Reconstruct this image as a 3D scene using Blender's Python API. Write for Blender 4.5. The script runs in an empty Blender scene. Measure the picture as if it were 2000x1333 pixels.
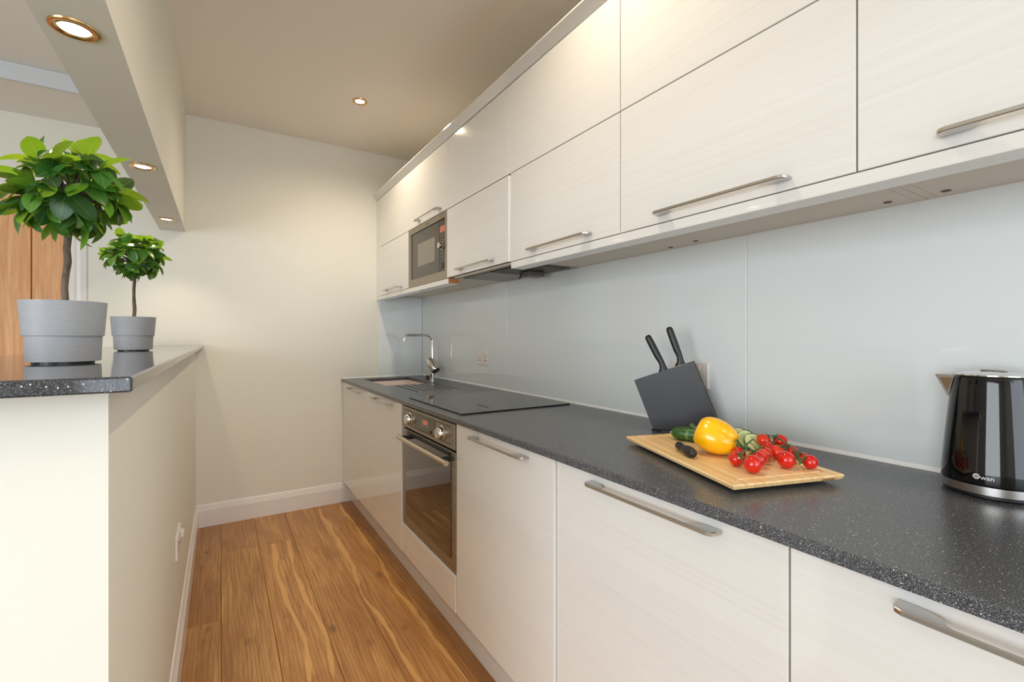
import bpy, bmesh, math, random
from mathutils import Vector, Matrix

# ------------------------------------------------------------------ camera, world, light, exposure
C = bpy.context.scene.collection
SC = bpy.context.scene
HC = 1.198                                   # lens height above the floor (m)
TH = 0.5601                                  # camera turned right of the long axis (rad)
cam = bpy.data.cameras.new('camera'); cam_o = bpy.data.objects.new('camera', cam); C.objects.link(cam_o)
cam_o.location = (0, 0, HC); cam_o.rotation_euler = (math.pi/2, 0, -TH)
cam.sensor_width = 36; cam.lens = 36*906.2/2000; cam.shift_y = -0.004; cam.clip_start = 0.02
SC.camera = cam_o

W = bpy.data.worlds.new('world'); SC.world = W; W.use_nodes = True
bg = W.node_tree.nodes['Background']; bg.inputs[0].default_value = (0.80, 0.90, 1.0, 1); bg.inputs[1].default_value = 1.0

def area(name, loc, rot, sx, sy, power, color):
    l = bpy.data.lights.new(name, 'AREA'); l.shape = 'RECTANGLE'; l.size = sx; l.size_y = sy
    l.energy = power; l.color = color
    o = bpy.data.objects.new(name, l); C.objects.link(o); o.location = loc; o.rotation_euler = rot
    return o
# daylight through the big window behind the camera, and through the window of the room on the left
area('window_daylight', (0.25, -2.95, 1.45), (math.radians(90), 0, math.radians(0)), 2.2, 2.0, 55, (0.82, 0.91, 1.0))
area('side_window_daylight', (-3.05, -0.65, 1.35), (math.radians(90), 0, math.radians(-90)), 2.4, 1.6, 88, (0.88, 0.94, 1.0))

VS = SC.view_settings
VS.view_transform = 'Standard'; VS.look = 'None'; VS.gamma = 1.0; VS.use_curve_mapping = False
VS.exposure = 0.06
SC.display_settings.display_device = 'sRGB'
SC.cycles.use_denoising = True
SC.cycles.max_bounces = 10; SC.cycles.diffuse_bounces = 6; SC.cycles.glossy_bounces = 5
SC.cycles.sample_clamp_indirect = 6.0
SC.cycles.caustics_reflective = False; SC.cycles.caustics_refractive = False

# ------------------------------------------------------------------ materials
def srgb(r, g, b):
    f = lambda c: (c/255/12.92 if c/255 <= 0.04045 else ((c/255+0.055)/1.055)**2.4)
    return (f(r), f(g), f(b), 1)

class M:
    def __init__(s, name, col=(0.8, 0.8, 0.8, 1), rough=0.5, metal=0.0, spec=0.5, coat=0.0, coat_rough=0.03):
        s.m = bpy.data.materials.new(name); s.m.use_nodes = True
        s.t = s.m.node_tree; s.b = s.t.nodes['Principled BSDF']
        s.b.inputs['Base Color'].default_value = col
        s.b.inputs['Roughness'].default_value = rough
        s.b.inputs['Metallic'].default_value = metal
        s.b.inputs['Specular IOR Level'].default_value = spec
        s.b.inputs['Coat Weight'].default_value = coat
        s.b.inputs['Coat Roughness'].default_value = coat_rough
    def n(s, typ, **kw):
        x = s.t.nodes.new(typ)
        for k, v in kw.items():
            if k in x.inputs: x.inputs[k].default_value = v
            else: setattr(x, k, v)
        return x
    def l(s, a, b): s.t.links.new(a, b)
    def coords(s, scale=(1, 1, 1), offset_random=False):
        tc = s.n('ShaderNodeTexCoord'); mp = s.n('ShaderNodeMapping'); mp.inputs['Scale'].default_value = scale
        if offset_random:
            oi = s.n('ShaderNodeObjectInfo')
            ml = s.n('ShaderNodeMath', operation='MULTIPLY'); s.l(oi.outputs['Random'], ml.inputs[0]); ml.inputs[1].default_value = 40
            cx = s.n('ShaderNodeCombineXYZ'); s.l(ml.outputs[0], cx.inputs[0]); s.l(ml.outputs[0], cx.inputs[1]); s.l(ml.outputs[0], cx.inputs[2])
            ad = s.n('ShaderNodeVectorMath', operation='ADD'); s.l(tc.outputs['Object'], ad.inputs[0]); s.l(cx.outputs[0], ad.inputs[1])
            s.l(ad.outputs[0], mp.inputs[0])
        else:
            s.l(tc.outputs['Object'], mp.inputs[0])
        return mp.outputs[0]
    def noise(s, vec, scale, detail=3, rough=0.5, dist=0.0):
        x = s.n('ShaderNodeTexNoise'); x.inputs['Scale'].default_value = scale; x.inputs['Detail'].default_value = detail
        x.inputs['Roughness'].default_value = rough; x.inputs['Distortion'].default_value = dist
        s.l(vec, x.inputs['Vector']); return x.outputs['Fac']
    def ramp(s, fac, stops):
        x = s.n('ShaderNodeValToRGB'); e = x.color_ramp.elements
        while len(e) > 1: e.remove(e[-1])
        e[0].position, e[0].color = stops[0]
        for p, c in stops[1:]:
            k = e.new(p); k.color = c
        s.l(fac, x.inputs[0]); return x.outputs[0]
    def mix(s, fac, a, b, blend='MIX'):
        x = s.n('ShaderNodeMix'); x.data_type = 'RGBA'; x.blend_type = blend
        for v, i in ((fac, 0), (a, 6), (b, 7)):
            if isinstance(v, (int, float, tuple)): x.inputs[i].default_value = v
            else: s.l(v, x.inputs[i])
        return x.outputs[2]
    def math(s, op, a, b=None, c=None):
        x = s.n('ShaderNodeMath', operation=op)
        for v, i in ((a, 0), (b, 1), (c, 2)):
            if v is None: continue
            if isinstance(v, (int, float)): x.inputs[i].default_value = v
            else: s.l(v, x.inputs[i])
        return x.outputs[0]
    def base(s, out): s.l(out, s.b.inputs['Base Color'])
    def bump(s, h, strength=0.2, dist=0.002):
        x = s.n('ShaderNodeBump'); x.inputs['Strength'].default_value = strength; x.inputs['Distance'].default_value = dist
        s.l(h, x.inputs['Height']); s.l(x.outputs[0], s.b.inputs['Normal'])

def paint(name, col, rough=0.6):
    m = M(name, col, rough, spec=0.3)
    v = m.coords()
    m.bump(m.noise(v, 260, 2), 0.06, 0.001)
    m.base(m.mix(m.noise(v, 1.3, 2), tuple(c*0.975 for c in col[:3])+(1,), col))
    return m.m
WALL = paint('cream_wall_paint', srgb(232, 230, 220))
CEIL = paint('ceiling_paint', srgb(240, 234, 226))
TRAY = paint('tray_daylight_tint', srgb(206, 210, 214))  # the blue-grey cast of daylight on the step is put into this colour
WHITE = paint('white_gloss_paint', srgb(238, 234, 232), 0.25)

def mk_door(name, dark=1.0):
    m = M(name, rough=0.09, spec=0.5, coat=0.45, coat_rough=0.02)
    v = m.coords((1.0, 0.6, 160), True); f = m.noise(v, 1.0, 5, 0.6, 0.3)
    v2 = m.coords((0.4, 0.35, 9), True); g = m.noise(v2, 1.0, 3, 0.5, 0.8)
    a = m.ramp(f, [(0.30, srgb(223, 221, 217)), (0.5, srgb(226, 225, 222)), (0.7, srgb(229, 228, 226))])
    m.base(m.mix(m.math('MULTIPLY', g, 0.14), a, srgb(219, 215, 210)))
    return m.m
DOOR = mk_door('cream_woodgrain_acrylic')
EDGE = M('white_door_edge', srgb(236, 233, 226), 0.3).m
CARC = M('cabinet_board', srgb(212, 202, 188), 0.45).m
CHIP = M('raw_chipboard', srgb(196, 122, 62), 0.8)
_v = CHIP.coords(); CHIP.base(CHIP.ramp(CHIP.noise(_v, 320, 3), [(0.35, srgb(160, 88, 40)), (0.65, srgb(214, 140, 78))])); CHIP = CHIP.m
CAP = M('brown_screw_cap', srgb(96, 52, 34), 0.5).m
GAP = M('dark_gap', srgb(60, 52, 44), 0.7).m

def mk_quartz(name, rough, dark=1.0):
    m = M(name, rough=rough, spec=0.5)
    v = m.coords()
    a = m.ramp(m.noise(v, 760, 2, 0.6), [(0.34, srgb(36, 38, 42)), (0.5, srgb(68, 70, 75)), (0.66, srgb(124, 126, 131))])
    vo = m.n('ShaderNodeTexVoronoi'); vo.inputs['Scale'].default_value = 380; m.l(v, vo.inputs['Vector'])
    sp = m.math('LESS_THAN', vo.outputs['Distance'], 0.23)
    sx = m.n('ShaderNodeSeparateXYZ'); m.l(vo.outputs['Color'], sx.inputs[0])
    keep = m.math('MULTIPLY', sp, m.math('GREATER_THAN', sx.outputs[0], 0.80))
    c1 = m.mix(keep, a, srgb(190, 188, 182))
    vo2 = m.n('ShaderNodeTexVoronoi'); vo2.inputs['Scale'].default_value = 230; m.l(v, vo2.inputs['Vector'])
    s2 = m.n('ShaderNodeSeparateXYZ'); m.l(vo2.outputs['Color'], s2.inputs[0])
    k2 = m.math('MULTIPLY', m.math('LESS_THAN', vo2.outputs['Distance'], 0.2), m.math('GREATER_THAN', s2.outputs[1], 0.93))
    m.base(m.mix(k2, m.mix(1.0-dark, c1, (0.01, 0.01, 0.012, 1)), srgb(232, 226, 212)))
    return m.m
QUARTZ = mk_quartz('speckled_grey_quartz', 0.26)
QUARTZ2 = mk_quartz('polished_speckled_quartz', 0.07, 0.62)

SPLASH = M('back_painted_glass', srgb(224, 229, 230), 0.05, spec=0.5).m
SEAL = M('white_sealant', srgb(248, 248, 247), 0.4).m
STEEL = M('brushed_steel', srgb(168, 160, 148), 0.32, 1.0)
_v = STEEL.coords((1, 2, 300)); STEEL.b.inputs['Roughness'].default_value = 0.42
STEEL.base(STEEL.ramp(STEEL.noise(_v, 3, 3), [(0.3, srgb(156, 147, 134)), (0.7, srgb(178, 169, 156))])); STEEL = STEEL.m
STEEL_H = M('steel_bar', srgb(206, 192, 172), 0.3, 1.0).m
CHROME = M('polished_chrome', srgb(214, 212, 208), 0.09, 1.0).m
HANDLE = M('satin_nickel', srgb(198, 195, 190), 0.24, 1.0).m
BGLASS = M('black_glass', srgb(20, 20, 19), 0.03, spec=0.55).m
OVENGL = M('oven_door_glass', srgb(30, 26, 21), 0.04, spec=0.9, coat=0.6).m
MWGL = M('microwave_door_glass', srgb(64, 62, 56), 0.12, spec=0.5).m
MWWIN = M('microwave_window_mesh', srgb(128, 126, 112), 0.15, spec=0.5).m
BLACK = M('matt_black_plastic', srgb(26, 26, 28), 0.38).m
BLOCKM = M('black_acrylic', srgb(44, 44, 47), 0.34, spec=0.3).m
DISPLAY = M('red_display', srgb(120, 40, 30), 0.2)
DISPLAY.b.inputs['Emission Color'].default_value = (1.0, 0.25, 0.14, 1); DISPLAY.b.inputs['Emission Strength'].default_value = 0.28; DISPLAY = DISPLAY.m
DISPBK = M('display_surround', srgb(120, 116, 104), 0.2).m
PLASTIC = M('white_socket_plastic', srgb(232, 224, 218), 0.3).m
HOLE = M('socket_hole', srgb(40, 34, 32), 0.6).m
KBLACK = M('gloss_black_enamel', srgb(10, 10, 12), 0.05, spec=0.5).m
BRASS = M('brushed_brass_rim', srgb(214, 172, 112), 0.2, 1.0).m
INK = M('silver_print', srgb(216, 214, 212), 0.35).m
SINKW = M('white_sink_composite', srgb(232, 216, 208), 0.4).m
LAMP = M('lamp_glass', srgb(255, 240, 215), 0.3)
LAMP.b.inputs['Emission Color'].default_value = (1.0, 0.86, 0.62, 1); LAMP.b.inputs['Emission Strength'].default_value = 9.0; LAMP = LAMP.m

# oak boards; obj.color carries each board's own sapwood lines: r, g = where across (0 = none), b = tone
def mk_oak_floor():
    m = M('oak_board', rough=0.34, spec=0.45)
    oi = m.n('ShaderNodeObjectInfo')
    sc = m.n('ShaderNodeSeparateColor'); m.l(oi.outputs['Color'], sc.inputs[0])
    v = m.coords((22, 1.2, 22), True); grain = m.noise(v, 3.0, 6, 0.62, 0.6)
    v2 = m.coords((3.2, 0.8, 3), True); cloud = m.noise(v2, 1.6, 3, 0.55, 0.5)
    v3 = m.coords((130, 5, 130), True); pore = m.noise(v3, 1.0, 3, 0.6)
    base = m.ramp(grain, [(0.28, srgb(166, 114, 60)), (0.5, srgb(204, 152, 90)), (0.72, srgb(226, 178, 114))])
    base = m.mix(m.ramp(cloud, [(0.35, (0, 0, 0, 1)), (0.7, (0.75, 0.75, 0.75, 1))]), base, srgb(158, 102, 54))
    base = m.mix(m.math('MULTIPLY', m.math('GREATER_THAN', pore, 0.60), 0.22), base, srgb(96, 58, 30))
    # figure rings (cathedral grain)
    vw = m.coords((9, 0.9, 9), True)
    wv = m.n('ShaderNodeTexWave'); wv.inputs['Scale'].default_value = 2.4; wv.inputs['Distortion'].default_value = 14; wv.inputs['Detail'].default_value = 2
    wv.inputs['Detail Scale'].default_value = 0.5
    m.l(vw, wv.inputs['Vector'])
    base = m.mix(m.math('MULTIPLY', m.math('POWER', wv.outputs['Fac'], 3.0), 0.30), base, srgb(104, 64, 32))
    # knots
    vk = m.coords((1, 0.55, 1), True)
    vo = m.n('ShaderNodeTexVoronoi'); vo.inputs['Scale'].default_value = 8.0; m.l(vk, vo.inputs['Vector'])
    kn = m.math('MULTIPLY', m.ramp(vo.outputs['Distance'], [(0.0, (1, 1, 1, 1)), (0.07, (0.8, 0.8, 0.8, 1)), (0.17, (0, 0, 0, 1))]), m.ramp(cloud, [(0.42, (0, 0, 0, 1)), (0.56, (1, 1, 1, 1))]))
    base = m.mix(m.math('MULTIPLY', kn, 0.62), base, srgb(72, 40, 20))
    # sapwood lines
    tc = m.n('ShaderNodeTexCoord'); sp = m.n('ShaderNodeSeparateXYZ'); m.l(tc.outputs['Object'], sp.inputs[0])
    x01 = m.math('DIVIDE', sp.outputs[0], 0.183)
    vy = m.coords((0.25, 1.5, 0), True); wob = m.math('MULTIPLY', m.math('SUBTRACT', m.noise(vy, 1.0, 2, 0.45), 0.5), 0.85)
    vy2 = m.coords((0.25, 5.0, 0), True); wid = m.math('MULTIPLY', m.math('SUBTRACT', m.noise(vy2, 0.8, 2), 0.22), 0.20)
    for ch in ('Red', 'Green'):
        d = m.math('ABSOLUTE', m.math('SUBTRACT', m.math('ADD', x01, wob), sc.outputs[ch]))
        on = m.math('MULTIPLY', m.math('GREATER_THAN', sc.outputs[ch], 0.02), 1.0)
        k = m.math('MULTIPLY', m.math('MULTIPLY', m.math('SMOOTH_MIN', m.math('MAXIMUM', m.math('MULTIPLY', m.math('SUBTRACT', wid, d), 40), 0.0), 1.0, 0.2), on), 0.62)
        base = m.mix(k, base, srgb(232, 180, 112))
    base = m.mix(m.math('SUBTRACT', 1.0, sc.outputs['Blue']), base, srgb(112, 62, 26))
    m.base(base)
    m.bump(grain, 0.12, 0.001)
    return m.m
OAKF = mk_oak_floor()
def mk_oak_door():
    m = M('oak_veneer', rough=0.35)
    v = m.coords((24, 24, 1.6)); g = m.noise(v, 2.2, 5, 0.6, 0.8)
    m.base(m.ramp(g, [(0.3, srgb(206, 142, 92)), (0.55, srgb(228, 168, 114)), (0.75, srgb(238, 184, 132))]))
    return m.m
OAKD = mk_oak_door()
def mk_bamboo():
    m = M('bamboo_board', rough=0.42)
    v = m.coords((1.3, 42, 42)); g = m.noise(v, 2.4, 4, 0.6)
    m.base(m.ramp(g, [(0.3, srgb(222, 178, 118)), (0.5, srgb(238, 200, 142)), (0.72, srgb(246, 216, 166))]))
    return m.m
BAMBOO = mk_bamboo()
BARK = M('bark', rough=0.85)
_v = BARK.coords((60, 60, 18)); _g = BARK.noise(_v, 2.2, 4); BARK.base(BARK.ramp(_g, [(0.3, srgb(62, 50, 42)), (0.7, srgb(124, 106, 90))])); BARK.bump(_g, 0.5, 0.003); BARK = BARK.m
POT = M('grey_pot', rough=0.55)
_v = POT.coords((6, 6, 30)); _g = POT.noise(_v, 12, 4); POT.base(POT.ramp(_g, [(0.3, srgb(153, 154, 158)), (0.7, srgb(161, 162, 166))])); POT = POT.m
SOIL = M('soil', srgb(52, 42, 34), 0.9).m
def mk_leaf():
    m = M('leaf', rough=0.23, spec=0.5)
    oi = m.n('ShaderNodeObjectInfo')
    col = m.ramp(oi.outputs['Random'], [(0.0, srgb(38, 68, 46)), (0.35, srgb(48, 94, 44)), (0.66, srgb(66, 124, 42)), (0.88, srgb(100, 152, 44)), (1.0, srgb(148, 180, 54))])
    uv = m.n('ShaderNodeTexCoord'); sx = m.n('ShaderNodeSeparateXYZ'); m.l(uv.outputs['Object'], sx.inputs[0])
    vein = m.math('LESS_THAN', m.math('ABSOLUTE', sx.outputs[0]), 0.0006)
    col = m.mix(m.math('MULTIPLY', vein, 0.35), col, srgb(150, 180, 90))
    m.base(col)
    tr = m.n('ShaderNodeBsdfTranslucent'); m.l(m.mix(0.6, col, srgb(170, 205, 40)), tr.inputs[0])
    ms = m.n('ShaderNodeMixShader'); ms.inputs[0].default_value = 0.32
    m.l(m.b.outputs[0], ms.inputs[1]); m.l(tr.outputs[0], ms.inputs[2])
    m.l(ms.outputs[0], m.t.nodes['Material Output'].inputs[0])
    return m.m
LEAF = mk_leaf()
PEPPER = M('yellow_pepper_skin', srgb(250, 190, 8), 0.18, spec=0.5, coat=0.3)
_v = PEPPER.coords(); PEPPER.base(PEPPER.ramp(PEPPER.noise(_v, 14, 2), [(0.3, srgb(246, 178, 4)), (0.7, srgb(253, 200, 16))]))
PEPPER.b.inputs['Subsurface Weight'].default_value = 0.15; PEPPER.b.inputs['Subsurface Radius'].default_value = (0.02, 0.01, 0.002); PEPPER = PEPPER.m
TOMATO = M('tomato_skin', srgb(206, 30, 16), 0.12, spec=0.5, coat=0.3)
_oi = TOMATO.n('ShaderNodeObjectInfo'); TOMATO.base(TOMATO.ramp(_oi.outputs['Random'], [(0.0, srgb(196, 22, 14)), (0.6, srgb(212, 34, 16)), (1.0, srgb(222, 66, 20))])); TOMATO = TOMATO.m
VINE = M('green_vine', srgb(66, 98, 50), 0.6).m
VINETIP = M('pale_vine_cut', srgb(206, 190, 140), 0.6).m
CUC = M('cucumber_skin', rough=0.3)
_v = CUC.coords((70, 70, 5)); CUC.base(CUC.ramp(CUC.noise(_v, 1.2, 2), [(0.38, srgb(30, 62, 24)), (0.6, srgb(50, 92, 34)), (0.72, srgb(104, 138, 66))])); CUC = CUC.m
CUCIN = M('cucumber_flesh', rough=0.3)
_v = CUCIN.coords(); CUCIN.base(CUCIN.ramp(CUCIN.noise(_v, 90, 2), [(0.4, srgb(196, 214, 150)), (0.6, srgb(216, 228, 178))])); CUCIN = CUCIN.m
HOODG = M('hood_grey_paint', srgb(150, 146, 136), 0.4).m
HOODF = M('hood_filter_mesh', srgb(74, 68, 56), 0.5, 0.6).m

# ------------------------------------------------------------------ mesh helpers
BASE = {}                                     # object name -> world point that its meshes are measured from

def tag(o, label=None, cat=None, group=None, kind=None):
    if label: o['label'] = label
    if cat: o['category'] = cat
    if group: o['group'] = group
    if kind: o['kind'] = kind
    return o

def thing(name, label, cat, loc=(0, 0, 0), group=None):
    o = bpy.data.objects.new(name, None); C.objects.link(o); o.location = loc
    o.empty_display_size = 0.02
    BASE[o.name] = Vector(loc)
    return tag(o, label, cat, group)

def obj(name, bm, mats, parent=None, smooth=None, origin=None):
    """bm is in world coordinates; the object sits at its parent's base (or at origin)"""
    me = bpy.data.meshes.new(name)
    bmesh.ops.recalc_face_normals(bm, faces=bm.faces[:])
    b = BASE[parent.name] if parent else Vector(origin or (0, 0, 0))
    if origin and parent: b = Vector(origin)
    bmesh.ops.translate(bm, verts=bm.verts[:], vec=-b)
    bm.to_mesh(me); bm.free()
    for m in (mats if isinstance(mats, (list, tuple)) else [mats]): me.materials.append(m)
    if smooth is not None:
        me.polygons.foreach_set('use_smooth', [True]*len(me.polygons))
        me.set_sharp_from_angle(angle=math.radians(smooth))
    o = bpy.data.objects.new(name, me); C.objects.link(o)
    if parent:
        o.parent = parent; o.location = b - BASE[parent.name]
    else:
        o.location = b
    BASE[o.name] = b
    return o

def B(): return bmesh.new()

def bx(bm, x0, x1, y0, y1, z0, z1, bev=0.0, mi=0, seg=1):
    vs = [bm.verts.new(p) for p in ((x0, y0, z0), (x1, y0, z0), (x1, y1, z0), (x0, y1, z0), (x0, y0, z1), (x1, y0, z1), (x1, y1, z1), (x0, y1, z1))]
    fs = [bm.faces.new([vs[i] for i in q]) for q in ((3, 2, 1, 0), (4, 5, 6, 7), (0, 1, 5, 4), (1, 2, 6, 5), (2, 3, 7, 6), (3, 0, 4, 7))]
    for f in fs: f.material_index = mi
    if bev:
        es = {e for f in fs for e in f.edges}
        r = bmesh.ops.bevel(bm, geom=list(es), offset=bev, segments=seg, affect='EDGES', profile=0.5)
        for f in r['faces']: f.material_index = mi
    return bm

def prism(bm, pts, vec, mi=0):
    """closed outline pts (3-D) pushed along vec"""
    vec = Vector(vec)
    a = [bm.verts.new(p) for p in pts]; b = [bm.verts.new(Vector(p)+vec) for p in pts]
    n = len(pts); fs = [bm.faces.new(a[::-1]), bm.faces.new(b)]
    for i in range(n): fs.append(bm.faces.new((a[i], a[(i+1) % n], b[(i+1) % n], b[i])))
    for f in fs: f.material_index = mi
    return bm

def frame_from(d):
    d = Vector(d).normalized()
    u = d.orthogonal().normalized(); v = d.cross(u)
    return d, u, v

def lathe(bm, origin, axis, prof, seg=32, mi=0, cap=True, u=None):
    """prof: (r, h) along axis"""
    d = Vector(axis).normalized()
    u = Vector(u).normalized() if u else d.orthogonal().normalized()
    v = d.cross(u); o = Vector(origin); rings = []
    for r, h in prof:
        if r < 1e-6: rings.append([bm.verts.new(o+d*h)])
        else: rings.append([bm.verts.new(o+d*h+(u*math.cos(2*math.pi*i/seg)+v*math.sin(2*math.pi*i/seg))*r) for i in range(seg)])
    for a, b in zip(rings, rings[1:]):
        for i in range(seg):
            j = (i+1) % seg
            if len(a) == 1 and len(b) == 1: continue
            if len(a) == 1: f = bm.faces.new((a[0], b[j], b[i]))
            elif len(b) == 1: f = bm.faces.new((a[i], a[j], b[0]))
            else: f = bm.faces.new((a[i], a[j], b[j], b[i]))
            f.material_index = mi
    if cap:
        for ring in (rings[0], rings[-1]):
            if len(ring) > 2:
                f = bm.faces.new(ring); f.material_index = mi
    return bm

def tube(bm, pts, rad, seg=10, mi=0, flat=1.0):
    pts = [Vector(p) for p in pts]; rad = rad if isinstance(rad, (list, tuple)) else [rad]*len(pts)
    rings = []; u = None
    for i, p in enumerate(pts):
        d = (pts[min(i+1, len(pts)-1)]-pts[max(i-1, 0)]).normalized()
        if u is None: u = d.orthogonal().normalized()
        u = (u-d*u.dot(d)).normalized(); v = d.cross(u)
        rings.append([bm.verts.new(p+(u*math.cos(2*math.pi*k/seg)*flat+v*math.sin(2*math.pi*k/seg))*rad[i]) for k in range(seg)])
    for a, b in zip(rings, rings[1:]):
        for k in range(seg):
            f = bm.faces.new((a[k], a[(k+1) % seg], b[(k+1) % seg], b[k])); f.material_index = mi
    bm.faces.new(rings[0][::-1]).material_index = mi; bm.faces.new(rings[-1]).material_index = mi
    return bm

def cells(bm, xs, ys, top, zb, vz=lambda x, y, z: z):
    """slab made of a grid of cells, each with its own top height (None = through hole)"""
    nx, ny = len(xs)-1, len(ys)-1
    T = [[top((xs[i]+xs[i+1])/2, (ys[j]+ys[j+1])/2) for j in range(ny)] for i in range(nx)]
    cache = {}
    def V(x, y, z):
        k = (round(x, 5), round(y, 5), round(z, 5))
        if k not in cache: cache[k] = bm.verts.new(k)
        return cache[k]
    def g(i, j): return T[i][j] if 0 <= i < nx and 0 <= j < ny else None
    for i in range(nx):
        for j in range(ny):
            z = T[i][j]
            if z is None: continue
            x0, x1, y0, y1 = xs[i], xs[i+1], ys[j], ys[j+1]
            q = [(x0, y0), (x1, y0), (x1, y1), (x0, y1)]
            bm.faces.new([V(a, b, vz(a, b, z)) for a, b in q])
            bm.faces.new([V(a, b, zb) for a, b in q[::-1]])
            for (di, dj, (a, b), (c, d)) in ((0, -1, q[0], q[1]), (1, 0, q[1], q[2]), (0, 1, q[2], q[3]), (-1, 0, q[3], q[0])):
                zn = g(i+di, j+dj)
                lo = zb if zn is None else zn
                if lo < z-1e-6:
                    za, zc = vz(a, b, z), vz(c, d, z)
                    la, lc = (zb, zb) if zn is None else (vz(a, b, lo), vz(c, d, lo))
                    if abs(za-la) > 1e-6 or abs(zc-lc) > 1e-6:
                        try: bm.faces.new([V(a, b, la), V(c, d, lc), V(c, d, zc), V(a, b, za)])
                        except ValueError: pass
    return bm

def struct(name, bm, m, parent=None, smooth=None):
    o = obj(name, bm, m, parent, smooth)
    if not parent: o['kind'] = 'structure'
    return o

# ------------------------------------------------------------------ key planes (metres)
YE = 3.515            # end wall
XW, XB = 0.739, 1.357  # worktop front edge, splashback glass
XD, XU = 0.760, 0.995  # base door face, wall door face
ZW = 0.896; ZWB = 0.875
ZCEIL = 2.581; ZSOF = 1.849; ZLOW = 2.398; ZTRAY = 2.476
ZPB, ZUN, ZUD, ZMID, ZTOP = 1.475, 1.509, 1.502, 1.862, 2.224
XPON = -0.135; YPON = 0.86
BARZ = 1.148
YBACK = -3.2
XL = -3.3
UY = [3.41, 2.81, 2.207, 1.598, 0.988, 0.388, -0.212]

# ------------------------------------------------------------------ room shell
bm = B(); bx(bm, XL, 1.365, YBACK, YE, -0.06, -0.012)
floor = struct('floor', bm, GAP)
random.seed(11)
def plank(x0, y0, y1, sap=(0, 0), tone=1.0, w=0.183):
    o = obj('floor_plank', bx(B(), x0+0.0006, x0+w-0.0006, y0+0.0006, y1-0.0006, -0.012, 0.0, 0.0012), OAKF, floor, origin=(x0, (y0+y1)/2, 0))
    o.color = (sap[0], sap[1], tone, 1)
for k in range(-2, 5):
    x0 = 0.001+0.1825*k
    if k == 4: w = 0.1825; cuts = [YBACK, -0.3, 1.35, YE]; tn = [0.62, 0.7, 0.66]; sp = [(0, 0)]*3
    elif k == -1: cuts = [YBACK, -1.0, 0.55, 2.32, YE]; tn = [0.9, 0.9, 0.86, 0.8]; sp = [(0, 0)]*4
    elif k == 0: cuts = [YBACK, -0.6, 1.1, 3.03, YE]; tn = [0.95, 0.9, 0.97, 0.92]; sp = [(0, 0)]*4
    elif k == 1: cuts = [YBACK, -0.9, 0.75, 3.012, YE]; tn = [0.95, 0.9, 1.0, 0.88]; sp = [(0, 0), (0, 0), (0.36, 0.78), (0, 0)]
    elif k == 2: cuts = [YBACK, -1.3, 0.9, YE]; tn = [0.9, 0.9, 1.0]; sp = [(0, 0)]*3
    elif k == 3: cuts = [YBACK, -1.1, 1.0, YE]; tn = [0.9, 0.9, 1.0]; sp = [(0, 0), (0, 0), (0.16, 0.93)]
    else:
        cuts = [YBACK]
        while cuts[-1] < YE-0.9: cuts.append(cuts[-1]+random.uniform(1.2, 2.2))
        if cuts[-1] > YE-0.35: cuts[-1] = YE
        else: cuts.append(YE)
        tn = [random.uniform(0.75, 1.0) for _ in cuts]; sp = [(0, random.choice((0, 0, 0.3, 0.7))) for _ in cuts]
    for a, b, t, s in zip(cuts, cuts[1:], tn, sp): plank(x0, a, b, s, t, 0.1825)

bm = B(); bx(bm, XL, 0.001-0.1825*2-0.001, YBACK, YE, -0.0115, 0.0)
struct('floor_left', bm, paint('added_bounce_carpet', srgb(142, 136, 126), 0.9))  # unseen carpet, made up to cut the warm bounce light from oak
DX0, DX1, DZ = -1.50, -0.735, 1.978            # door opening in the end wall
bm = B()
for q in ((XL-0.1, DX0, 0, 2.7), (DX0, DX1, DZ, 2.7), (DX1, 1.465, 0, 2.7)): bx(bm, q[0], q[1], YE, YE+0.1, q[2]-0.06 if q[2] == 0 else q[2], q[3])
struct('wall_end', bm, WALL)
bm = B(); bx(bm, 1.365, 1.465, YBACK, YE, -0.06, 2.7); struct('wall_right', bm, WALL)
bm = B(); bx(bm, XL-0.1, XL, YBACK, -1.85, -0.06, 2.7); bx(bm, XL-0.1, XL, 0.55, YE, -0.06, 2.7); bx(bm, XL-0.1, XL, -1.85, 0.55, -0.06, 0.6); bx(bm, XL-0.1, XL, -1.85, 0.55, 2.1, 2.7)
struct('wall_left', bm, WALL)
bm = B()
bx(bm, XL-0.1, -0.9, YBACK-0.1, YBACK, -0.06, 2.7); bx(bm, 1.30, 1.465, YBACK-0.1, YBACK, -0.06, 2.7); bx(bm, -0.9, 1.30, YBACK-0.1, YBACK, -0.06, 0.45); bx(bm, -0.9, 1.30, YBACK-0.1, YBACK, 2.35, 2.7)
struct('wall_back', bm, WALL)
bm = B(); bx(bm, -0.25, 1.365, YBACK, YE, ZCEIL, 2.7)
struct('ceiling', bm, CEIL)
# left room: low strip by the end wall, then a shallow raised tray
bm = B(); bx(bm, XL, -0.25, 3.07, YE, ZLOW, 2.7); bx(bm, XL, -0.25, YBACK, 3.07, ZTRAY, 2.7)
struct('ceiling_left', bm, CEIL)
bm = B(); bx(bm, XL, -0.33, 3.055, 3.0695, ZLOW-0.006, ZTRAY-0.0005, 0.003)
tag(struct('trim_1', bm, TRAY), 'step edge of the raised ceiling at upper left, with painted daylight tint')
# beam between kitchen and left room (slightly out of square, as in the photo)
bm = B()
prism(bm, [(-0.1975, YBACK, ZSOF), (-0.185, YE, ZSOF), (-0.314, YE, ZSOF), (-0.336, YBACK, ZSOF)], (0, 0, ZCEIL+0.02-ZSOF))
struct('wall_bulkhead', bm, WALL)
# half-height wall under the bar
bm = B(); bx(bm, -0.41, XPON, YPON, YE, -0.012, BARZ-0.0205)
struct('wall_peninsula', bm, WALL)

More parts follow.
